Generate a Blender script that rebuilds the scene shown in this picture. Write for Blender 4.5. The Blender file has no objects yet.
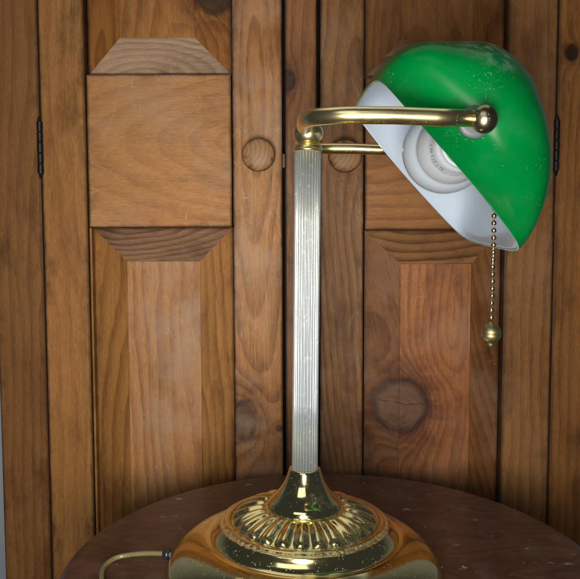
import bpy, bmesh, math, random
from mathutils import Vector, Matrix
random.seed(7)
C = bpy.context.scene.collection
S = bpy.context.scene

# ---------------------------------------------------------------- camera
th = math.atan(.0755); roll = .0027
f = Vector((0, math.cos(th), -math.sin(th))); u = Vector((0, math.sin(th), math.cos(th))); r = Vector((1, 0, 0))
r2 = r*math.cos(roll) - u*math.sin(roll); u2 = r*math.sin(roll) + u*math.cos(roll)
if r2.z > 0: r2 = r*math.cos(roll) + u*math.sin(roll); u2 = u*math.cos(roll) - r*math.sin(roll)
cam = bpy.data.cameras.new('camera'); co = bpy.data.objects.new('camera', cam); C.objects.link(co)
M = Matrix((( r2.x, u2.x, -f.x, -.0118), (r2.y, u2.y, -f.y, -.51), (r2.z, u2.z, -f.z, .2537), (0, 0, 0, 1)))
if M.to_3x3().determinant() < 0: raise SystemExit('bad camera')
co.matrix_world = M
cam.sensor_width = 36; cam.lens = 780/580*36; cam.sensor_fit = 'HORIZONTAL'
cam.shift_y = -(289.5-261)/580; cam.clip_start = .02; cam.clip_end = 50
S.camera = co

# ---------------------------------------------------------------- light
w = bpy.data.worlds.new('World'); S.world = w; w.use_nodes = True
bg = w.node_tree.nodes['Background']; bg.inputs[0].default_value = (.62, .72, .85, 1); bg.inputs[1].default_value = .05
def area(name, loc, target, sx, sy, power, col, shape='RECTANGLE'):
    l = bpy.data.lights.new(name, 'AREA'); l.shape = shape; l.size = sx; l.size_y = sy
    l.energy = power; l.color = col
    o = bpy.data.objects.new(name, l); C.objects.link(o); o.location = loc
    o.rotation_euler = (Vector(target)-Vector(loc)).to_track_quat('-Z', 'Y').to_euler()
    return o
area('key_light', (-.040, -.58, .16), (-.03, .27, .22), .18, .25, 2.4, (1, .95, .86), 'ELLIPSE').data.spread = math.radians(100)
area('window_light', (-.35, -1.15, 1.05), (0, .1, .20), .9, .6, 2.6, (.92, .96, 1))
area('ceiling_light', (.0, .30, 1.30), (.0, .25, 0), 1.2, .9, 2.4, (1, .97, .90))
S.view_settings.view_transform = 'Standard'; S.view_settings.look = 'None'
S.view_settings.exposure = 0; S.view_settings.gamma = 1
S.render.engine = 'CYCLES'
S.cycles.max_bounces = 8

# ---------------------------------------------------------------- shader expression helper
class X:
    """a float socket with arithmetic"""
    nt = None
    def __init__(s, v): s.v = v
    @staticmethod
    def m(op, *a, clamp=False):
        n = X.nt.nodes.new('ShaderNodeMath'); n.operation = op; n.use_clamp = clamp
        for i, q in enumerate(a):
            q = q.v if isinstance(q, X) else q
            if isinstance(q, (int, float)): n.inputs[i].default_value = q
            else: X.nt.links.new(q, n.inputs[i])
        return X(n.outputs[0])
    def __add__(s, o): return X.m('ADD', s, o)
    __radd__ = __add__
    def __sub__(s, o): return X.m('SUBTRACT', s, o)
    def __rsub__(s, o): return X.m('SUBTRACT', o, s)
    def __mul__(s, o): return X.m('MULTIPLY', s, o)
    __rmul__ = __mul__
    def __truediv__(s, o): return X.m('DIVIDE', s, o)
    def __pow__(s, o): return X.m('POWER', s, o)
def sm(x, a, b):
    n = X.nt.nodes.new('ShaderNodeMapRange'); n.interpolation_type = 'SMOOTHSTEP'
    X.nt.links.new(x.v, n.inputs[0]); n.inputs[1].default_value = a; n.inputs[2].default_value = b
    return X(n.outputs[0])
def vec(x, y, z):
    n = X.nt.nodes.new('ShaderNodeCombineXYZ')
    for i, q in enumerate((x, y, z)):
        q = q.v if isinstance(q, X) else q
        if isinstance(q, (int, float)): n.inputs[i].default_value = q
        else: X.nt.links.new(q, n.inputs[i])
    return n.outputs[0]
def noise(x, y, z, scale=1, detail=3, rough=.5, dist=0):
    n = X.nt.nodes.new('ShaderNodeTexNoise'); X.nt.links.new(vec(x, y, z), n.inputs['Vector'])
    n.inputs['Scale'].default_value = scale; n.inputs['Detail'].default_value = detail
    n.inputs['Roughness'].default_value = rough; n.inputs['Distortion'].default_value = dist
    return X(n.outputs[0])
def voro(x, y, z, scale=1, feature='F1'):
    n = X.nt.nodes.new('ShaderNodeTexVoronoi'); n.feature = feature; X.nt.links.new(vec(x, y, z), n.inputs['Vector'])
    n.inputs['Scale'].default_value = scale
    return X(n.outputs['Distance']), n.outputs.get('Color')
def pos():
    g = X.nt.nodes.new('ShaderNodeNewGeometry'); s = X.nt.nodes.new('ShaderNodeSeparateXYZ')
    X.nt.links.new(g.outputs['Position'], s.inputs[0])
    return X(s.outputs[0]), X(s.outputs[1]), X(s.outputs[2])
def mixc(fac, a, b):
    n = X.nt.nodes.new('ShaderNodeMix'); n.data_type = 'RGBA'
    fs, A, B = n.inputs[0], n.inputs[6], n.inputs[7]
    if isinstance(fac, X): X.nt.links.new(fac.v, fs)
    else: fs.default_value = fac
    for s_, q in ((A, a), (B, b)):
        if isinstance(q, tuple): s_.default_value = (*q, 1)
        else: X.nt.links.new(q, s_)
    return n.outputs[2]
def mulc(col, fac):
    n = X.nt.nodes.new('ShaderNodeVectorMath'); n.operation = 'SCALE'
    X.nt.links.new(col, n.inputs[0]); X.nt.links.new(fac.v, n.inputs['Scale']); return n.outputs[0]
def newmat(name):
    m = bpy.data.materials.new(name); m.use_nodes = True; X.nt = m.node_tree
    return m, m.node_tree.nodes['Principled BSDF']
def setin(b, **k):
    for n, v in k.items():
        n = n.replace('_', ' ')
        s = b.inputs[n]
        if isinstance(v, X): X.nt.links.new(v.v, s)
        elif isinstance(v, tuple): s.default_value = (*v, 1) if len(v) == 3 else v
        elif isinstance(v, (int, float)): s.default_value = v
        else: X.nt.links.new(v, s)
def bump(b, h, strength, dist=.001):
    n = X.nt.nodes.new('ShaderNodeBump'); n.inputs['Strength'].default_value = strength; n.inputs['Distance'].default_value = dist
    X.nt.links.new(h.v, n.inputs['Height']); X.nt.links.new(n.outputs[0], b.inputs['Normal'])

def wood(name, light, dark, seed=0., axis='Z', heart=0., d0=.02, slope=.1, z0=0., freq=230., warp=.02, wx=.008,
         ring=.7, knots=(), edges=None, scratch=0., tone=.35, streak=.42, bloom=0., rough=.42, skew=0.):
    freq = freq*.62; warp = warp*1.3
    light = (light[0]*1.02, light[1]*.90, light[2]*.62); dark = (dark[0]*.66, dark[1]*.52, dark[2]*.38)
    tone = min(.6, tone+.10)
    m, b = newmat(name)
    px, py, pz = pos()
    a, l = (px, pz) if axis == 'Z' else (pz, px)
    if skew: a = a + l*skew
    n1 = noise(a*10, l*2.6, seed, 1, 2) - .5
    n2 = noise(a*16, l*5, seed+7.3, 1, 3) - .5
    dep = (l-z0)*slope + d0 + n1*warp
    aa = a - heart + n2*wx
    g = X.m('SQRT', aa*aa + dep*dep)
    core = None
    for kn_ in knots:
        kx, kz, R, A, sg, asp = kn_[:6]; kd = kn_[6] if len(kn_) > 6 else 1.
        dx = px-kx; dz = (pz-kz)*asp
        jit = (noise(px*60, pz*60, seed, 1, 2)-.5)*(.25*R)
        rr = X.m('SQRT', dx*dx+dz*dz) + jit
        g = g + X.m('EXPONENT', (rr/sg)*(rr/sg)*-1)*A
        k = (rr, R, kd, kx, kz)
        core = (core or []) + [k]
    ph = g*freq + (noise(a*40, l*6, seed+3, 1, 2)-.5)*.7 + (noise(a*9, l*4, seed+33, 1, 3)-.5)*2.5
    fr = X.m('FRACT', ph)
    late = sm(fr, .25, .93)*(1-sm(fr, .93, 1.))
    amp = noise(g*(freq*.35), seed, 0., 1, 1)*1.3 + .1
    fine = noise(a*520, l*22, seed+1, 1, 3, .6)
    pore = sm(noise(a*900, l*45, seed+5, 1, 1), .63, .74)
    low = noise(a*7, l*3.5, seed+11, 1, 4, .6)
    mid = noise(a*45, l*8, seed+13, 1, 3, .6)
    fac = late*amp*ring + (fine-.5)*streak*1.6 + (mid-.5)*tone*1.1 + .12
    fac = X.m('ADD', fac, pore*(.25*streak), clamp=True)
    col = mixc(fac, light, dark)
    redf = sm(noise(a*14, l*3, seed+21, 1, 3), .42, .7)
    col = mixc(redf*.22, col, tuple(c*k for c, k in zip(light, (.95, .66, .45))))
    blot = sm(noise(a*26, l*9, seed+71, 1, 5, .68), .47, .70)
    col = mixc(blot*(tone*1.15), col, tuple(q*.55 for q in dark))
    dash = sm(noise(a*420, l*34, seed+81, 1, 2), .66, .72)*sm(noise(a*30, l*12, seed+85, 1, 2), .45, .6)
    col = mixc(dash*.45, col, tuple(q*.7 for q in dark))
    spk_ = noise(a*1400, l*160, seed+95, 1, 2, .7)
    col = mulc(col, (spk_-.5)*.9+1.)
    col = mulc(col, low*(tone*1.7) + (1.03-tone*.85))
    if core:
        for rr, R, kd, kx, kz in core:
            halo = X.m('EXPONENT', (rr/(R*1.75))*(rr/(R*1.75))*-1)*(sm(noise(px*24, pz*55, seed+6, 1, 4, .65), .34, .60)*.85+.15)
            col = mixc(X.m('MULTIPLY', halo, 1.1, clamp=True), col, (.060, .016, .008))
            r3 = X.m('SQRT', (px-kx+.18*R)*(px-kx+.18*R)+(pz-kz+.22*R)*(pz-kz+.22*R)*1.5)
            kn = X.m('FRACT', r3*(3.6/R)+noise(px*60, pz*60, seed, 1, 5, .7)*2.6)
            kc = mixc(sm(kn, .1, .95)*.18+(noise(px*160, pz*160, seed+9, 1, 3)-.5)*.5+.15+sm(noise(px*28, pz*28, seed+4, 1, 3), .45, .65)*.35, tuple(q*kd for q in (.200, .106, .062)), tuple(q*kd for q in (.050, .026, .018)))
            if R > .02:
                cy = pz-kz-.003+(px-kx)*.10+(noise(px*70, 0., seed, 1, 3)-.5)*.007
                crk = (1-sm(X.m('ABSOLUTE', cy), .0001, .0006))*(1-sm(rr, R*.8, R))*sm(noise(px*60, 3., seed, 1, 2), .36, .44)
                kc = mixc(X.m('MULTIPLY', crk, 1., clamp=True), kc, (.008, .005, .004))
            ins = 1-sm(rr, R*.86, R*.98)
            col = mixc(ins*.9, col, kc)
            rim = X.m('EXPONENT', ((rr-R*.97)/(R*.16))*((rr-R*.97)/(R*.16))*-1)*(noise(px*90, pz*90, seed+2, 1, 2)*1.1+.2)
            col = mixc(X.m('MULTIPLY', rim, .9, clamp=True), col, (.018, .012, .012))
    if edges:
        e_ = None
        for q in ((px-edges[0]), (edges[1]-px), (pz-edges[2]), (edges[3]-pz)):
            e_ = q if e_ is None else X.m('MINIMUM', e_, q)
        nz = noise(px*38, pz*38, seed+91, 1, 4, .65)
        dirt = (1-sm(e_ - nz*.0050, -.0022, .0012))*.75
        dirt = X.m('MAXIMUM', dirt, (1-sm(e_, .0, .016))*sm(nz, .50, .70)*.45)
        col = mixc(X.m('MULTIPLY', dirt, 1., clamp=True), col, (.030, .016, .008))
    if bloom:
        bl = sm(noise(px*11, pz*11, seed+31, 1, 5, .65), .44, .72)*bloom
        col = mixc(bl, col, (.33, .225, .155))
    if scratch:
        ln = None
        for q, (ang, den, wd) in enumerate(((18, 130, .008), (-38, 140, .008), (71, 120, .007), (96, 150, .008), (-68, 150, .008), (47, 60, .004))):
            ca, sa = math.cos(math.radians(ang)), math.sin(math.radians(ang))
            ux = px*ca+pz*sa; uy = pz*ca-px*sa
            v_ = X.m('ABSOLUTE', noise(ux*9+q*3.7, uy*den, seed+41+q, 1, 1.)-.5)
            l_ = (1-sm(v_, 0., wd))*sm(noise(ux*22+q, uy*22, seed+q*5, 1, 2), .53, .62)
            ln = l_ if ln is None else X.m('MAXIMUM', ln, l_)
        msk = sm(noise(px*15, pz*15, seed+61, 1, 4, .7), .42, .62)*noise(px*170, pz*170, seed, 1, 2)*1.8
        col = mixc(X.m('MULTIPLY', ln*msk, scratch*.48, clamp=True), col, (.46, .36, .26))
    setin(b, Base_Color=col, Roughness=(fine-.5)*.25+rough+.06+(low-.5)*.2, Specular_IOR_Level=.12)
    bump(b, fine*.5+late*.35-pore*.5+mid*.3, .35, .0006)
    return m

def simple(name, col, rough=.5, metal=0., var=.15, scale=60, **k):
    m, b = newmat(name); px, py, pz = pos()
    n = noise(px*scale, py*scale, pz*scale, 1, 4)
    c = mixc(sm(n, .3, .7), tuple(q*(1-var) for q in col), tuple(min(1, q*(1+var)) for q in col))
    setin(b, Base_Color=c, Roughness=(n-.5)*.15+rough, Metallic=metal, **k)
    return m

def brass(name, col, rough, dust=0., dcol=(.42, .36, .26), tarn=.25, dustrange=None):
    m, b = newmat(name); px, py, pz = pos()
    n = noise(px*70, py*70, pz*70, 1, 5, .6); n2 = noise(px*22, py*22, pz*22, 1, 3)
    c = mixc(sm(n, .45, .75)*tarn+sm(n2, .5, .7)*tarn*.6, col, tuple(q*k for q, k in zip(col, (.55, .48, .35))))
    rg = (n-.5)*.18+rough
    if dust:
        d, _ = voro(px, py, pz, 620)
        sp = 1-sm(d, .10, .22)
        keep = sm(noise(px*160, py*160, pz*160, 1, 2), .52, .60)
        smear = sm(noise(px*55, py*55, pz*55, 1, 5, .75), .52, .68)*.10
        if dustrange:
            r_ = X.m('SQRT', (px+.0027)*(px+.0027)+py*py)
            e = X.m('MAXIMUM', X.m('MULTIPLY', sm(r_, .0520, .0545), 1-sm(r_, .0558, .0568)), (sm(r_, .0235, .0255))*(1-sm(r_, .027, .031))*.6)
            e2 = sm(r_, .024, .03)*(1-sm(r_, .049, .051))*.30
            smear = X.m('MAXIMUM', smear*.04, (e*.50+e2*.22)*sm(noise(px*420, py*420, pz*420, 1, 4, .8), .42, .66))
        mk = X.m('MULTIPLY', X.m('MAXIMUM', sp*keep*.9, smear), dust, clamp=True)
        c = mixc(mk, c, dcol)
        setin(b, Metallic=1-mk*.95); rg = rg+mk*.5
    else: setin(b, Metallic=1.)
    setin(b, Base_Color=c, Roughness=rg)
    bump(b, noise(px*35, py*35, pz*35, 1, 3)+n*.15, .05, .002)
    return m

# ---------------------------------------------------------------- mesh helpers
def tag(o, label=None, cat=None, group=None, kind=None):
    for k, v in (('label', label), ('category', cat), ('group', group), ('kind', kind)):
        if v: o[k] = v
    return o
def empty(name, loc):
    o = bpy.data.objects.new(name, None); C.objects.link(o); o.location = loc; o.empty_display_size = .02
    o['_o'] = loc
    return o
def origin(o):
    v = Vector((0, 0, 0))
    while o: v += o.location; o = o.parent
    return v
def obj(name, bm, mats, parent=None, smooth=False, bev=0., seg=2, recalc=True):
    """bm in world coordinates; the object is parented with its origin at the parent's"""
    if recalc: bmesh.ops.recalc_face_normals(bm, faces=bm.faces)
    me = bpy.data.meshes.new(name); 
    if parent: bmesh.ops.translate(bm, verts=bm.verts, vec=-origin(parent))
    bm.to_mesh(me); bm.free()
    for m in (mats if isinstance(mats, (list, tuple)) else [mats]): me.materials.append(m)
    if smooth:
        for p in me.polygons: p.use_smooth = True
    o = bpy.data.objects.new(name, me); C.objects.link(o)
    if parent: o.parent = parent
    if bev:
        md = o.modifiers.new('bevel', 'BEVEL'); md.width = bev; md.segments = seg; md.limit_method = 'ANGLE'; md.angle_limit = math.radians(40)
    return o
def box(x0, x1, y0, y1, z0, z1, bm=None, mi=0):
    bm = bm or bmesh.new()
    v = [bm.verts.new((x, y, z)) for x in (x0, x1) for y in (y0, y1) for z in (z0, z1)]
    for q in ((0, 1, 3, 2), (4, 6, 7, 5), (0, 4, 5, 1), (2, 3, 7, 6), (0, 2, 6, 4), (1, 5, 7, 3)):
        fc = bm.faces.new([v[i] for i in q]); fc.material_index = mi
    return bm
def lathe(prof, c=(0, 0, 0), axis='Z', n=64, bm=None, fn=None, mi=0, caps=True):
    bm = bm or bmesh.new(); c = Vector(c); rings = []
    for (R, h) in prof:
        ring = []
        for i in range(n):
            t = 2*math.pi*i/n; R2, h2 = (R, h) if fn is None else fn(R, h, t)
            p = Vector((R2*math.cos(t), R2*math.sin(t), h2))
            if axis == 'Y': p = Vector((p.x, p.z, p.y))
            ring.append(bm.verts.new(c+p))
        rings.append(ring)
    for A, B in zip(rings, rings[1:]):
        for i in range(n):
            fc = bm.faces.new((A[i], A[(i+1) % n], B[(i+1) % n], B[i])); fc.material_index = mi
    if caps:
        for R_ in (rings[0], rings[-1]): 
            fc = bm.faces.new(R_); fc.material_index = mi
    return bm
def catmull(P, n=10):
    P = [Vector(p) for p in P]; Q = [P[0]*2-P[1]]+P+[P[-1]*2-P[-2]]; out = []
    for i in range(1, len(Q)-2):
        for k in range(n):
            t = k/n; a, b_, c_, d = Q[i-1:i+3]
            out.append(.5*((2*b_)+(c_-a)*t+(2*a-5*b_+4*c_-d)*t*t+(3*b_-a-3*c_+d)*t**3))
    out.append(P[-1]); return out
def tube(P, R, n=24, bm=None, cap=True):
    bm = bm or bmesh.new(); rings = []; up = Vector((0, 0, 1))
    for i, p in enumerate(P):
        t = (P[min(i+1, len(P)-1)]-P[max(i-1, 0)]).normalized()
        if abs(t.dot(up)) > .95: up = Vector((0, 1, 0))
        a = t.cross(up).normalized(); b_ = a.cross(t).normalized()
        rr = R(i/(len(P)-1)) if callable(R) else R
        rings.append([bm.verts.new(p+(a*math.cos(2*math.pi*k/n)+b_*math.sin(2*math.pi*k/n))*rr) for k in range(n)])
    for A, B in zip(rings, rings[1:]):
        for i in range(n): bm.faces.new((A[i], A[(i+1) % n], B[(i+1) % n], B[i]))
    if cap: bm.faces.new(rings[0]); bm.faces.new(rings[-1])
    return bm
def sphere(c, R, bm=None, n=32, sz=1.):
    bm = bm or bmesh.new()
    v = bmesh.ops.create_uvsphere(bm, u_segments=n, v_segments=n//2, radius=R)['verts']
    for q in v: q.co.z *= sz; q.co += Vector(c)
    return bm

# ---------------------------------------------------------------- wall behind
wallm = simple('plaster', (.50, .54, .60), .9, 0, .06, 9)
tag(obj('wall', box(-1.6, 1.6, .62, .70, -.9, 1.6), wallm), kind='structure')

# ---------------------------------------------------------------- cupboard
W = .27
cup = tag(empty('wooden_cupboard', (0, W, -.62)), 'old stained pine cupboard with twin panelled doors standing behind the lamp', 'cupboard')
ZB, ZT = -.62, .72
honey, honeyd = (.30, .165, .068), (.125, .055, .020)
tan, tand = (.335, .195, .100), (.155, .075, .034)
red, redd = (.235, .115, .060), (.085, .036, .018)
brn, brnd = (.205, .105, .050), (.080, .034, .015)
def plank(name, x0, x1, z0, z1, m, par, y=W, th=.022, bev=.0015):
    return obj(name, box(x0, x1, y, y+th, z0, z1), m, par, bev=bev)
# frame
wL = wood('side_plank_wood', brn, brnd, 1.1, heart=-.22, d0=.05, slope=.03, freq=210, ring=.35, tone=.4, edges=(-0.307, -0.2592, -0.7, 0.8))
wR = wood('right_plank_wood', (.225, .112, .048), (.085, .035, .013), 2.2, heart=.36, d0=.05, slope=.03, freq=220, ring=.35,
          knots=((.2655, .3995, .0062, .010, .012, .8, .12),), edges=(0.2527, 0.31, -0.7, 0.8))
plank('frame_board', -.3070, -.2592, ZB, ZT, wL, cup)
obj('side_panel', box(-.3062, -.288, W+.0225, .60, ZB, ZT), wL, cup)
plank('frame_board', .2527, .3100, ZB, ZT, wR, cup)
obj('side_panel', box(.290, .3092, W+.0225, .60, ZB, ZT), wR, cup)
wC = wood('centre_post_wood', (.225, .112, .062), (.085, .038, .02), 3.3, heart=.03, d0=.03, slope=.05, freq=240, ring=.4,
          knots=((-.0140, .3735, .0078, .010, .012, .75, .25),), bloom=.12, edges=(-0.0163, 0.015, -0.7, 0.8))
plank('centre_post', -.0163, .0150, ZB, ZT, wC, cup, y=W+.0015)
darkm = simple('dark_interior', (.006, .005, .005), .95)
obj('back_board', box(-.287, .289, W+.05, W+.06, ZB, ZT), darkm, cup)
mould = simple('top_trim_wood', (.2, .1, .05), .5)
obj('top_board', box(-.315, .318, W-.012, .605, ZT+.001, ZT+.02), mould, cup, bev=.003)
obj('plinth', box(-.3075, .3105, W-.003, .59, ZB-.06, ZB-.001), mould, cup, bev=.003)

def raised_panel(name, x0, x1, z0, z1, fx0, fx1, fz0, fz1, mats, par, pale=False):
    """field (slot 0), side bevels (slot 1), end bevels (slot 2), pale bare edge (slot 3)"""
    bm = bmesh.new(); ye, yf, lip = W+.0115, W+.0012, .0016
    def V(x, y, z): return bm.verts.new((x, y, z))
    O = [V(x0, ye, z0), V(x1, ye, z0), V(x1, ye, z1), V(x0, ye, z1)]
    I = [V(fx0, yf+lip*.4, fz0), V(fx1, yf+lip*.4, fz0), V(fx1, yf+lip*.4, fz1), V(fx0, yf+lip*.4, fz1)]
    J = [V(fx0+.0006, yf, fz0+.0006), V(fx1-.0006, yf, fz0+.0006), V(fx1-.0006, yf, fz1-.0006), V(fx0+.0006, yf, fz1-.0006)]
    B = [V(x0, ye+.006, z0), V(x1, ye+.006, z0), V(x1, ye+.006, z1), V(x0, ye+.006, z1)]
    for i, mi in ((0, 2), (1, 1), (2, 2), (3, 1)):
        j = (i+1) % 4
        bm.faces.new((O[i], O[j], I[j], I[i])).material_index = mi
        bm.faces.new((I[i], I[j], J[j], J[i])).material_index = mi
        bm.faces.new((B[i], B[j], O[j], O[i])).material_index = mi
    bm.faces.new(J).material_index = 0
    bm.faces.new(B).material_index = 0
    if pale: box(x0-.0009, x0+.0011, W+.002, ye+.002, z0, z1, bm, 3)
    return obj(name, bm, mats, par)

barem = wood('bare_pine', (.30, .165, .06), (.18, .085, .03), 9.9, ring=.3, heart=-.3)
def door(par, X0, xs0, xs1, X1, zr0, zr1, fxu, fxl, mats, pale):
    d = empty('door', (X0, W, ZB+.01)); d.parent = par; d.location = Vector((X0, W, ZB+.01))-Vector(par.location)
    z0, z1 = ZB+.01, ZT-.01
    plank('stile', X0, xs0-.0007, z0, z1, mats['s0'], d)
    plank('stile', xs1+.0007, X1, z0, z1, mats['s1'], d)
    plank('rail', xs0+.0005, xs1-.0005, zr0, zr1, mats['rail'], d)
    plank('rail', xs0+.0005, xs1-.0005, z0, z0+.07, mats['s0'], d)
    plank('rail', xs0+.0005, xs1-.0005, z1-.05, z1, mats['s0'], d)
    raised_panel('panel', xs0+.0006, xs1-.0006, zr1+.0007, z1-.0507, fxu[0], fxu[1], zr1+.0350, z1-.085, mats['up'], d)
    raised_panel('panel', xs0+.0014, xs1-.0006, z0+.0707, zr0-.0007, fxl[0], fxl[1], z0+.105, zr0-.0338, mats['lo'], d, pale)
    return d
L = dict(
 s0=wood('left_stile_wood', (.285, .155, .072), (.125, .058, .024), 11.2, heart=-.30, d0=.08, slope=.02, freq=200, ring=.3, tone=.55, streak=.5, edges=(-0.2584, -0.2137, -0.7, 0.8)),
 s1=wood('left_inner_stile_wood', (.325, .175, .088), (.15, .065, .028), 12.5, heart=-.046, d0=-.006, slope=.105, z0=.30, freq=210, warp=.012, ring=.6, tone=.3,
         scratch=1., bloom=.55, knots=((-.0595, .0325, .0125, .030, .022, .62, .55), (-.0230, .0235, .0030, .008, .008, 1., .4)), edges=(-0.0683, -0.0193, -0.7, 0.8)),
 rail=wood('left_rail_wood', (.345, .190, .098), (.235, .115, .055), 13.1, axis='X', heart=.310, d0=.0, slope=.42, z0=-.055, freq=120, warp=.02, wx=.03, ring=.27, tone=.22,
           scratch=1.25, bloom=.4, streak=.4, edges=(-0.2125, -0.0695, 0.229, 0.3797)),
 up=[wood('upper_field_wood', (.30, .155, .062), (.14, .058, .022), 14.2, heart=-.10, d0=.03, slope=.1, freq=210, ring=.5, knots=((-.0855, .4560, .017, .03, .03, 1., .4),)),
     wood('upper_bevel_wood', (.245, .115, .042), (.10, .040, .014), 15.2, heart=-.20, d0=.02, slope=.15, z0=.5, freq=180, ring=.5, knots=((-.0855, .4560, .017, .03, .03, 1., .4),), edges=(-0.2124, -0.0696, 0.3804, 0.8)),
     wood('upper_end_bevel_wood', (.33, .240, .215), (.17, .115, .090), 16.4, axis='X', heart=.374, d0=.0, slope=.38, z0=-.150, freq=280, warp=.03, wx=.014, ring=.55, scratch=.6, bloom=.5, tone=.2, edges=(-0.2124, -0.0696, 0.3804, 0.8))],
 lo=[wood('lower_field_wood', (.325, .180, .098), (.205, .088, .045), 17.7, heart=-.10, d0=.012, slope=.11, z0=.33, freq=170, warp=.05, wx=.03, ring=.65, scratch=1., bloom=.6, tone=.3),
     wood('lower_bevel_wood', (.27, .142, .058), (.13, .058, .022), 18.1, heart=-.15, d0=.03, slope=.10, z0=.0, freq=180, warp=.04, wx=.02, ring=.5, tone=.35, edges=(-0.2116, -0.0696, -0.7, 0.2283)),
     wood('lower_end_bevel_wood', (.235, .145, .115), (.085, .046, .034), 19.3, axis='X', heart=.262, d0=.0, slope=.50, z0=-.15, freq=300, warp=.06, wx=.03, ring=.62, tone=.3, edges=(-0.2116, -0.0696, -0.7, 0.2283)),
     barem])
R_ = dict(
 s0=wood('right_inner_stile_wood', (.235, .125, .066), (.105, .050, .028), 21.2, heart=.10, d0=.02, slope=.12, z0=.2, freq=230, warp=.03, wx=.012, ring=.7, scratch=.55, bloom=.30, skew=.10, edges=(0.0185, 0.0618, -0.7, 0.8)),
 s1=wood('right_stile_wood', (.225, .118, .058), (.100, .045, .021), 22.4, heart=.30, d0=.07, slope=.03, freq=210, ring=.35, tone=.3, bloom=.15, edges=(0.2031, 0.2518, -0.7, 0.8)),
 rail=wood('right_rail_wood', (.255, .130, .058), (.125, .055, .024), 23.1, axis='X', heart=.30, d0=.02, slope=.25, z0=.12, freq=120, warp=.02, ring=.5, bloom=.15, edges=(0.063, 0.2019, 0.2256, 0.3763)),
 up=[wood('right_upper_field_wood', (.235, .115, .052), (.11, .046, .02), 24.3, heart=.12, d0=.04, slope=.1, freq=220, ring=.4),
     wood('right_upper_bevel_wood', (.20, .098, .042), (.09, .038, .016), 25.3, heart=.20, d0=.03, slope=.1, freq=220, ring=.4, edges=(0.0631, 0.2018, 0.377, 0.8)),
     wood('right_upper_end_bevel_wood', (.27, .190, .16), (.14, .09, .07), 26.3, axis='X', heart=.372, slope=.3, d0=0., z0=.12, freq=160, ring=.8, bloom=.4, edges=(0.0631, 0.2018, 0.377, 0.8))],
 lo=[wood('right_lower_field_wood', (.285, .130, .070), (.105, .040, .022), 27.1, heart=.155, d0=.02, slope=.10, z0=.35, freq=200, warp=.05, wx=.02, ring=.48, tone=.42, bloom=.28, scratch=.4,
          knots=((.1005, .0465, .0275, .055, .036, 1., .72),)),
     wood('right_lower_bevel_wood', (.190, .088, .044), (.085, .034, .016), 28.1, heart=.10, d0=.03, slope=.14, freq=190, warp=.05, wx=.03, ring=.5, tone=.45, bloom=.3, scratch=.4, skew=.22,
          knots=((.1005, .0465, .0275, .055, .036, 1., .72),), edges=(0.0631, 0.2018, -0.7, 0.2249)),
     wood('right_lower_end_bevel_wood', (.205, .115, .062), (.075, .038, .021), 29.1, axis='X', heart=.255, d0=0., slope=.34, z0=.13, freq=190, warp=.02, wx=.012, ring=.9, edges=(0.0631, 0.2018, -0.7, 0.2249)),
     barem])
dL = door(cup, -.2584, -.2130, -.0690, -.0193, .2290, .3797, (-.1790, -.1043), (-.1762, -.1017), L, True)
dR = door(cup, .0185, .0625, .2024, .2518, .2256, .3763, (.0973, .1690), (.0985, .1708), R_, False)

# knobs
knobm, b = newmat('knob_wood'); px, py, pz = pos()
oi = X.nt.nodes.new('ShaderNodeObjectInfo'); tc = X.nt.nodes.new('ShaderNodeTexCoord'); sp = X.nt.nodes.new('ShaderNodeSeparateXYZ')
X.nt.links.new(tc.outputs['Object'], sp.inputs[0]); kx, kz = X(sp.outputs[0]), X(sp.outputs[2])
rr = X.m('SQRT', kx*kx+kz*kz)
n = noise(px*60, pz*60, 3., 1, 3)
rg = sm(X.m('FRACT', (X.m('SQRT', (kx+.02)*(kx+.02)+(kz-.006)*(kz-.006))*230)+n*1.6), .3, .95)
c = mixc(rg*.5+(noise(px*300, pz*300, 0., 1, 3)-.5)*.4, (.265, .140, .060), (.135, .062, .024))
c = mixc(sm(rr, .0142, .0160)*.85, c, (.07, .032, .014))
c = mixc(sm(noise(px*110, pz*80, 8., 1, 3), .50, .66)*.75*sm(rr, .004, .013), c, (.05, .03, .02))
setin(b, Base_Color=c, Roughness=.45, Specular_IOR_Level=.2)
def knob(x, z, door_):
    o = obj('knob', lathe([(.008, W-.0008), (.0075, W-.008), (.0085, W-.012), (.0125, W-.0135), (.0150, W-.0150), (.0159, W-.0172), (.0161, W-.0200), (.0158, W-.0220), (.0148, W-.0232), (.0128, W-.0241), (.0095, W-.0248), (.0050, W-.0252), (.0004, W-.0253)], (x, 0, z), 'Y', 48), knobm, door_, smooth=True)
    return o
def recenter(o, c):
    """move the object's origin to world point c"""
    d = Vector(c)-origin(o)
    o.data.transform(Matrix.Translation(-d)); o.location += d
recenter(knob(-.0420, .2992, dL), (-.0420, W, .2992)); recenter(knob(.0417, .2980, dR), (.0417, W, .2980))
# hinges
iron = simple('black_iron', (.018, .017, .018), .38, .6, .3, 300)
def hinge(x, z0, z1, s):
    bm = bmesh.new(); n = 5; h = (z1-z0)/n
    for i in range(n):
        a, b_ = z0+i*h+.0002, z0+(i+1)*h-.0002
        lathe([(.0024, a), (.0030, a+.0004), (.0030, b_-.0004), (.0024, b_)], (x, W-.0015, 0), 'Z', 20, bm)
    for zz, sg in ((z0, -1), (z1, 1)):
        lathe([(.0016, zz), (.0022, zz+sg*.0012), (.0014, zz+sg*.0026), (.0018, zz+sg*.0034), (.0003, zz+sg*.0046)], (x, W-.0015, 0), 'Z', 16, bm)
    box(x-.0022, x+.0022, W-.0014, W+.004, z0+.001, z1-.001, bm)
    return obj('hinge', bm, iron, cup, smooth=False, bev=0)
hinge(-.2588, .2820, .3340, 1); hinge(.2524, .2835, .3345, -1)
latchm = simple('red_brown_latch', (.05, .012, .008), .5)
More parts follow.
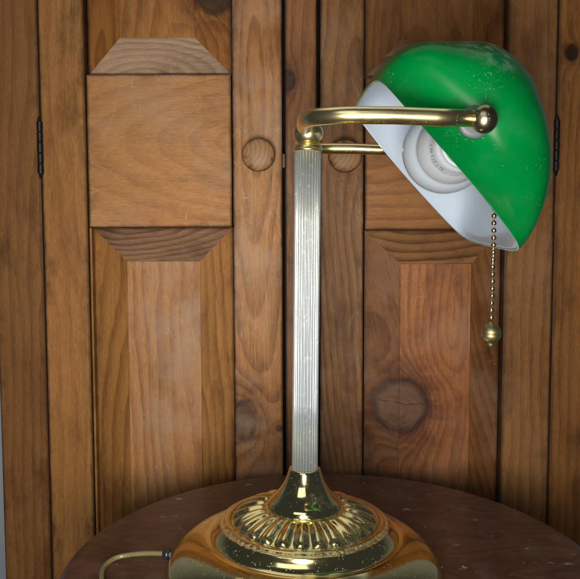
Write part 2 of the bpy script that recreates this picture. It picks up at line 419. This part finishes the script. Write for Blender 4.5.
obj('latch', box(-.0191, -.0166, W+.006, W+.02, .288, .302), latchm, cup, bev=.0004)

# ---------------------------------------------------------------- table
TC, TR = Vector((.0177, .0196)), .189
tm, b = newmat('table_top_varnish'); px, py, pz = pos()
fine = noise(px*60, py*420, pz*60, 1, 3); low = noise(px*9, py*14, 2., 1, 4, .6)
ringn = X.m('FRACT', noise(px*5, py*16, 4., 1, 2)*14)
c = mixc(sm(ringn, .2, .9)*.45+(fine-.5)*.7+.2, (.085, .038, .025), (.034, .018, .013))
c = mixc(sm(low, .46, .64)*.7, c, (.118, .047, .027))
c = mixc(sm(noise(px*35, py*35, 6., 1, 5, .7), .48, .66)*.5, c, (.115, .078, .062))
dx = px+(noise(px*260, py*260, 1., 1, 2)-.5)*.012; dy = py+(noise(px*260, py*260, 5., 1, 2)-.5)*.006
d, vc = voro(dx*.75, dy*1.25, 0., 42)
sc = X.nt.nodes.new('ShaderNodeSeparateColor'); X.nt.links.new(vc, sc.inputs[0])
chip = (1-sm(d, .07, .12))*sm(X(sc.outputs[0]), .40, .42)
d2, vc2 = voro(dx, dy*1.2, 3., 110)
sc2 = X.nt.nodes.new('ShaderNodeSeparateColor'); X.nt.links.new(vc2, sc2.inputs[0])
chip2 = (1-sm(d2, .07, .14))*sm(X(sc2.outputs[1]), .45, .47)*sm(noise(px*18, py*18, 0., 1, 2), .40, .52)
mk = X.m('MAXIMUM', chip*(X(sc.outputs[1])*.6+.35), chip2*.6)
c = mixc(mk, c, (.36, .35, .35))
setin(b, Base_Color=c, Roughness=(low-.5)*.3+.33+mk*.4, Specular_IOR_Level=.4)
bump(b, fine*.5+low+mk*2, .25, .0006)
table = tag(empty('round_table', (TC.x, TC.y, -.62)), 'round dark brown wooden table with white chips, under the brass lamp', 'table')
obj('table_top', lathe([(.001, 0), (.06, 0), (.12, 0), (.180, 0), (.1850, -.0004), (.1878, -.0018), (.1890, -.0045), (.1885, -.0085), (.1862, -.0115), (.1830, -.0130), (.1822, -.0165), (.178, -.0190), (.12, -.0192), (.001, -.0192)], (TC.x, TC.y, 0), 'Z', 160), tm, table, smooth=True)
obj('pedestal', lathe([(.07, -.0193), (.066, -.026), (.022, -.04), (.018, -.10), (.026, -.22), (.030, -.30), (.018, -.36), (.020, -.44), (.034, -.50), (.030, -.54), (.10, -.58), (.13, -.60), (.13, -.62)], (TC.x, TC.y, 0), 'Z', 48), tm, table, smooth=True)

# ---------------------------------------------------------------- lamp
lamp = tag(empty('bankers_lamp', (0, 0, 0)), "brass banker's lamp with tilted green glass shade standing on the round table", 'lamp')
bcol = (.80, .58, .24)
m_base = brass('base_brass', (.82, .70, .32), .125, dust=1., dustrange=True, tarn=.05)
m_arm = brass('arm_brass', (.86, .72, .36), .27, dust=.3)
m_knob = brass('aged_brass', (.46, .40, .27), .24, dust=.5, tarn=.8)
NF = 25
def flute(R, h, t):
    a, b_ = .0262, .0485
    if a < R < b_+.0005:
        s = (R-a)/(b_-a); k = t*NF/(2*math.pi)
        wv = .5-.5*math.cos(2*math.pi*k)                       # 0 in the groove, 1 on the rib
        endr = .80
        tip = 1. if s < endr else math.sqrt(max(0, 1-((s-endr)/(1-endr))**2))
        w_ = max(0., (wv-(1-tip)*.95))
        hh = .0029*(w_**.85)*min(1, s/.12)*(.55+.45*s)
        return R, h+hh-.0006*min(1, s/.1)
    return R, h
prof = [(.0905, .0), (.0922, .0008), (.0930, .0030), (.0929, .0060), (.0920, .0095), (.0900, .0138), (.0868, .0182), (.0825, .0222), (.0775, .0256), (.0725, .0281), (.0685, .0297), (.0662, .0305), (.0648, .0309), (.0640, .0309),
        (.0630, .0311), (.0618, .0317), (.0604, .0328), (.0590, .0344), (.0579, .0361), (.0572, .0377), (.0569, .0387), (.0565, .0394), (.0557, .0398), (.0549, .0398), (.0545, .0397), (.0541, .0400),
        (.0535, .0407), (.0526, .0412), (.0515, .0414), (.0504, .0413), (.0496, .0410), (.0490, .0408)]
for i in range(29):
    s = i/28; R = .0485-(.0485-.0262)*s
    prof.append((R, .0410+(.0492-.0410)*math.sin(s*math.pi/2)**.9 if s > 0 else .0410))
prof += [(.0256, .0493), (.0250, .0494), (.0244, .0494)]
body = obj('base', lathe(prof, (0, 0, 0), 'Z', 480, fn=flute), m_base, lamp, smooth=True)
m_neck = brass('neck_brass', (.80, .70, .34), .10, dust=.35, tarn=.1)
nk = [(.0243, .0493), (.0248, .0496), (.0249, .0504), (.0246, .0511), (.0244, .0522), (.0237, .0536), (.0224, .0551), (.0204, .0569), (.0182, .0591), (.0163, .0615), (.0146, .0641), (.0132, .0668), (.0121, .0697), (.0113, .0722), (.0108, .0740), (.0104, .0752), (.0098, .0756), (.0088, .0757)]
obj('neck', lathe(nk, n=96), m_neck, body, smooth=True)
# reeded pole
m_pole, b = newmat('reeded_silver_brass'); px, py, pz = pos()
n = noise(px*80, py*80, pz*14, 1, 4)
cc = mixc(sm(pz, .08, .25), (.31, .350, .385), (.34, .365, .350))
cc = mixc(sm(n, .5, .8)*.25, cc, (.52, .46, .30))
cc = mixc(sm(noise(px*300, py*300, pz*300, 1, 3), .60, .72)*.4, cc, (.75, .75, .72))
setin(b, Base_Color=cc, Metallic=.62, Roughness=(n-.5)*.12+.40)
NR = 24
def reed(R, h, t):
    return R*(1+.17*(abs(math.sin(t*NR/2))**.7-.7)), h
obj('pole', lathe([(.0083, .0755), (.0083, .12), (.0083, .16), (.0083, .20), (.0083, .24), (.0083, .2862)], n=NR*14, fn=reed), m_pole, lamp, smooth=True)
col_ = obj('collar', lathe([(.0080, .2855), (.0092, .2857), (.0098, .2864), (.0099, .2871), (.0094, .2877), (.0090, .2881), (.0091, .2888), (.0089, .2894), (.0075, .2899)], n=64), m_arm, lamp, smooth=True)
obj('joint_ball', sphere((0, 0, .2972), .0098, n=48, sz=.93), m_arm, lamp, smooth=True)
# fork arm: one bent tube through the ball
zA = .2958; rb = .026
pts = []
def arc(cx, cy, r_, a0, a1, n=14): return [Vector((cx+r_*math.cos(a0+(a1-a0)*i/n), cy+r_*math.sin(a0+(a1-a0)*i/n), zA)) for i in range(n+1)]
YF, YB = -.120, .120
x0a = -.0035
pts += [Vector((.0800, YF+.0006, zA-.0010)), Vector((.06, YF, zA-.0006)), Vector((.04, YF, zA))]
pts += arc(x0a+rb, YF+rb, rb, -math.pi/2, -math.pi)
pts += [Vector((x0a+.0035*max(0, 1-abs(y)/.05), y, zA+.0062*math.exp(-(y/.035)**2))) for y in (-.075, -.06, -.045, -.03, -.015, 0, .015, .03, .045, .06, .075)]
pts += arc(x0a+rb, YB-rb, rb, math.pi, math.pi/2)
pts += [Vector((.04, YB, zA)), Vector((.06, YB, zA-.0006)), Vector((.0800, YB-.0006, zA-.0010))]
obj('arm', tube(pts, .0044, 32), m_arm, lamp, smooth=True)
PV = Vector((.0845, 0, .2944))
for y in (YF, YB):
    s = -1 if y < 0 else 1
    k = obj('pivot_knob', lathe([(.0034, -.0058), (.0052, -.0045), (.0062, -.0026), (.0066, 0), (.0063, .0022), (.0054, .0040), (.0040, .0053), (.0020, .0062), (.0002, .0065)], (0, 0, 0), 'Z', 40), m_knob, lamp, smooth=True)
    k.data.transform(Matrix.Rotation(s*-math.pi/2, 4, 'X')); k.data.transform(Matrix.Diagonal((1, 1, 1.1, 1))); k.location = (PV.x, y, PV.z)

# shade: open moulded glass shell, u along the rim's short side, v away from the rim plane
m0 = Vector((.0800, .0, .2728)); U = Vector((.6687, 0, -.7436)); Vv = Vector((.7436, 0, .6687))
sec = [(-.0672, 0), (-.0700, .0110), (-.0680, .0254), (-.0628, .0370), (-.0538, .0500), (-.0430, .0628), (-.0290, .0696), (-.0120, .0720), (.0050, .0690), (.0182, .0625), (.0305, .0520), (.0415, .0390), (.0507, .0250), (.0606, .0094), (.0662, .0)]
sp_ = catmull([Vector((a*(1+.02*min(1, b_/.02)), b_*(1.040+.030*math.exp(-((a+.050)/.022)**2)-.055*math.exp(-((a-.014)/.022)**2)), 0)) for a, b_ in sec], 7)
NT = len(sp_)
def fy(rho, v, sgn, ins, ux):
    Lr = (.0930 if sgn < 0 else .0960) + (.031 if sgn < 0 else .006)*(1-math.exp(-max(0, v)/.014))
    t = min(1, max(0, v/.060)); t = t*t*(3-2*t)
    lw = min(1, max(0, -ux/.06)); lw = lw*lw*(3-2*lw)*(1-t)*(1 if sgn < 0 else 0)
    e = (15+9*lw)*(1-t)+6*t
    return .011 + sgn*(Lr-ins)*(1-(.17-.12*lw+.03*t)*rho*rho)*max(0, 1-rho**e)**(1/(4-1.4*t))
def shell(ins):
    rows = []; NP = 44
    for sgn in (-1, 1):
        for i in range(NP+1):
            ps = (i/NP) if sgn < 0 else 1-i/NP
            if sgn > 0 and i == 0: continue
            rho = math.sin(ps*math.pi/2)
            # sharpen spacing close to the girth
            row = []
            for P in sp_:
                L_ = P.length; k = (L_-ins)/L_
                uu, vv = P.x*rho*k, P.y*rho*k
                row.append((uu, vv, fy(rho, vv/k, sgn, ins, P.x*rho)))
            rows.append(row)
    return rows
def shade_mesh():
    bm = bmesh.new(); th_ = .0012
    O, I = shell(0), shell(th_)
    def mk(rows):
        out = []
        for row in rows:
            if row[0][0] == 0 and abs(row[0][1]) < 1e-9:
                q = bm.verts.new(m0+Vector((0, row[0][2], 0))); out.append([q]*len(row))
            else: out.append([bm.verts.new(m0+U*a+Vv*b_+Vector((0, y, 0))) for a, b_, y in row])
        return out
    A, B = mk(O), mk(I)
    for G, mi, rev in ((A, 0, 0), (B, 1, 1)):
        for r0, r1 in zip(G, G[1:]):
            for j in range(NT-1):
                q = []
                for v_ in (r0[j], r0[j+1], r1[j+1], r1[j]):
                    if v_ not in q: q.append(v_)
                if len(q) < 3: continue
                fc = bm.faces.new(q[::-1] if rev else q); fc.material_index = mi; fc.smooth = True
    for j in (0, NT-1):
        for i in range(len(A)-1):
            q = []
            for v_ in (A[i][j], A[i+1][j], B[i+1][j], B[i][j]):
                if v_ not in q: q.append(v_)
            if len(q) > 2:
                try: bm.faces.new(q).material_index = 2
                except ValueError: pass
    return bm
m_green, b = newmat('green_cased_glass'); px, py, pz = pos()
n = noise(px*30, py*30, pz*30, 1, 4)
gc = mixc(sm(n, .35, .7), (.0, .108, .020), (.0, .132, .026))
spk = sm(noise(px*850, py*850, pz*850, 1, 2), .625, .70)
patch = sm(noise(px*34, py*34, pz*34, 1, 4, .7), .50, .66)
haze_ = sm(noise(px*26+4, py*26, pz*26, 1, 4, .7), .5, .75)*.02
mu = (px-m0.x)*U.x+(pz-m0.z)*U.z; mv = (px-m0.x)*Vv.x+(pz-m0.z)*Vv.z
crown = sm(mv+X.m('ABSOLUTE', mu)*.42, .050, .074)
worn = crown*sm(noise(px*85, py*85, pz*85, 1, 5, .75), .46, .66)*.6
dd = X.m('ADD', X.m('MAXIMUM', spk*patch*(crown*.45+.22), worn), haze_, clamp=True)
gc = mixc(dd, gc, (.30, .44, .38))
setin(b, Base_Color=gc, Roughness=.22+dd*.6, Specular_IOR_Level=.07, Subsurface_Weight=.0)
m_white, b = newmat('white_opal_glass'); px, py, pz = pos()
n = noise(px*14, py*14, pz*14, 1, 4)
setin(b, Base_Color=mixc(n, (.40, .475, .58), (.45, .525, .63)), Roughness=.12, Specular_IOR_Level=.5)
m_rim = simple('glass_rim', (.30, .50, .44), .25)
shade = obj('shade', shade_mesh(), [m_green, m_white, m_rim], lamp, recalc=False)
m_wash = simple('pale_washer', (.08, .10, .10), .5)
for sgn in (-1, 1):
    y = -.1085 if sgn < 0 else .1105
    pc = Vector((.0832, y+.004 if sgn < 0 else y, .2946))
    o = obj('washer', lathe([(.0028, sgn*-.002), (.0083, sgn*-.002), (.0086, sgn*0.), (.0083, sgn*.0009), (.0062, sgn*.0013), (.0028, sgn*.0011)], (pc.x, pc.y, pc.z), 'Y', 48), m_wash, shade, smooth=True)
# spindles joining arm, shade and socket
obj('spindle', tube([Vector((PV.x, YF+.004, PV.z)), Vector((PV.x, -.088, PV.z))], .0027, 16), m_knob, lamp, smooth=True)
obj('spindle', tube([Vector((PV.x, .100, PV.z)), Vector((PV.x, YB-.004, PV.z))], .0027, 16), m_knob, lamp, smooth=True)
# socket, bulb
BX, BZ = .0915, .2872
sock = obj('socket', lathe([(.0050, -.0800), (.0100, -.079), (.0118, -.076), (.0122, -.070), (.0122, -.056), (.0129, -.055), (.0129, -.050), (.0122, -.0495), (.0120, -.046)], (BX, 0, BZ), 'Y', 48), m_knob, lamp, smooth=True)
obj('socket_bracket', tube([Vector((PV.x, -.0995, PV.z)), Vector((PV.x+.002, -.096, PV.z-.003)), Vector((BX, -.0790, BZ))], .004, 16), m_knob, lamp, smooth=True)
m_coll = simple('white_plastic', (.44, .49, .54), .4, 0, .03)
m_bulb = simple('frosted_bulb_glass', (.40, .46, .53), .3, 0, .03)
bulb = obj('bulb', lathe([(.0215, -.0085)]+[(math.sin(a)*.0282, .013-math.cos(a)*.0282) for a in [math.radians(d) for d in range(50, 180, 6)]]+[(.0004, .0425)], (BX, 0, BZ), 'Y', 64), m_bulb, lamp, smooth=True)
obj('bulb_collar', lathe([(.0130, -.0460), (.0138, -.0440), (.0142, -.0400), (.0148, -.0395), (.0160, -.0320), (.0180, -.0230), (.0183, -.0225), (.0205, -.0150), (.0222, -.0090), (.0222, -.0078), (.0210, -.0075)], (BX, 0, BZ), 'Y', 64), m_coll, bulb, smooth=True)
# printed marks on the collar: short dark strokes in two arcs
ink = simple('ink', (.16, .18, .20), .6)
bm = bmesh.new()
def stroke(a, da, y0, y1):
    def P(aa, y):
        t = (y+.0320)/.009; R = .0160+(.0180-.0160)*t+.00012
        return Vector((BX+R*math.cos(aa), y, BZ+R*math.sin(aa)))
    bm.faces.new([bm.verts.new(P(a, y0)), bm.verts.new(P(a+da, y0)), bm.verts.new(P(a+da, y1)), bm.verts.new(P(a, y1))])
for k in range(9):
    a = math.radians(176+k*7.5)
    stroke(a, .030, -.0305, -.0270)
    if k % 2: stroke(a, .085, -.0305, -.0298)
    if k % 3 == 0: stroke(a, .075, -.0276, -.0270)
    if k % 3 == 1: stroke(a+.075, .03, -.0305, -.0270)
for k in range(22):
    a = math.radians(205+k*3.6)
    if k % 7 != 6: stroke(a, .030, -.0262, -.0250)
obj('print', bm, ink, bulb, recalc=False)

# pull chain
CXX, CY = .1047, -.0665
m_chain = brass('chain_brass', (.62, .52, .33), .22, tarn=.5)
obj('switch', tube([Vector((BX+.009, -.070, BZ-.006)), Vector((CXX-.002, -.069, BZ-.016)), Vector((CXX, CY, BZ-.022))], .0022, 14), m_knob, lamp, smooth=True)
bm = tube([Vector((CXX, CY, .264)), Vector((CXX, CY, .1845))], .00032, 8)
chain = obj('pull_chain', bm, m_chain, lamp, smooth=True)
bm = sphere((0, 0, 0), .00152, n=20); bead_me = None
z = .2625; k = 0
while z > .1852:
    if bead_me is None:
        o = obj('bead', bm, m_chain, None, smooth=True); bead_me = o
    else:
        o = bead_me.copy(); C.objects.link(o)
    o.parent = chain; o.location = (CXX+.0001*math.sin(k), CY, z)
    z -= .00415 - .0000*k; k += 1
m_pend = brass('pendant_brass', (.40, .34, .17), .42, dust=.6, tarn=.8)
zc = .1785; Rp = .0058
pr = [(.0006, zc+Rp*1.12), (.0014, zc+Rp*1.10), (.0017, zc+Rp*.98)]+[(Rp*math.sin(a), zc+Rp*math.cos(a)) for a in [math.radians(d) for d in range(20, 82, 8)]]+[(Rp*.985, zc+Rp*.06), (Rp*.955, zc+Rp*.03), (Rp*.955, zc-Rp*.03), (Rp*.985, zc-Rp*.06)]+[(Rp*math.sin(a), zc+Rp*math.cos(a)) for a in [math.radians(d) for d in range(100, 158, 8)]]+[(.0021, zc-Rp*.98), (.0021, zc-Rp*1.10), (.0017, zc-Rp*1.28), (.0004, zc-Rp*1.38)]
obj('pendant', lathe(pr, (CXX, CY, 0), n=48), m_pend, chain, smooth=True)

# cord
m_cord, b = newmat('clear_green_cord'); px, py, pz = pos()
setin(b, Base_Color=mixc(noise(px*90, py*90, pz*90, 1, 3), (.17, .15, .06), (.27, .25, .12)), Roughness=.22, Transmission_Weight=.25)
cp = catmull([(-.090, .012, .0085), (-.0965, .0150, .0085), (-.1105, .0190, .0068), (-.1240, .0215, .0042), (-.1325, .0185, .0030), (-.1368, .0070, .0026), (-.1350, -.0070, .0024), (-.1290, -.0300, .0024), (-.1290, -.0520, .0024), (-.1330, -.0760, .0026), (-.1370, -.0960, .0018), (-.1400, -.1080, -.006), (-.1410, -.1120, -.03), (-.1400, -.1110, -.10), (-.137, -.109, -.30)], 8)
cord = obj('cord', tube(cp, .0017, 16), m_cord, lamp, smooth=True)
m_rub = simple('dark_rubber', (.02, .022, .035), .3)
g = lathe([(.0026, -.002), (.0036, -.0016), (.0040, 0), (.0036, .0012), (.0028, .0018), (.0028, .0026), (.0022, .0030)], n=32)
bmesh.ops.transform(g, matrix=Matrix.Translation((-.0945, .0142, .0086)) @ Vector((-1, .22, -.05)).to_track_quat('Z', 'Y').to_matrix().to_4x4(), verts=g.verts)
obj('cord_grommet', g, m_rub, lamp, smooth=True)
lamp.location = (-.0031, 0, .0009); lamp.rotation_euler = (0, math.atan(.0031/.29), 0)   # the lamp leans a touch to the right
for o in bpy.data.objects:
    if '_o' in o: del o['_o']
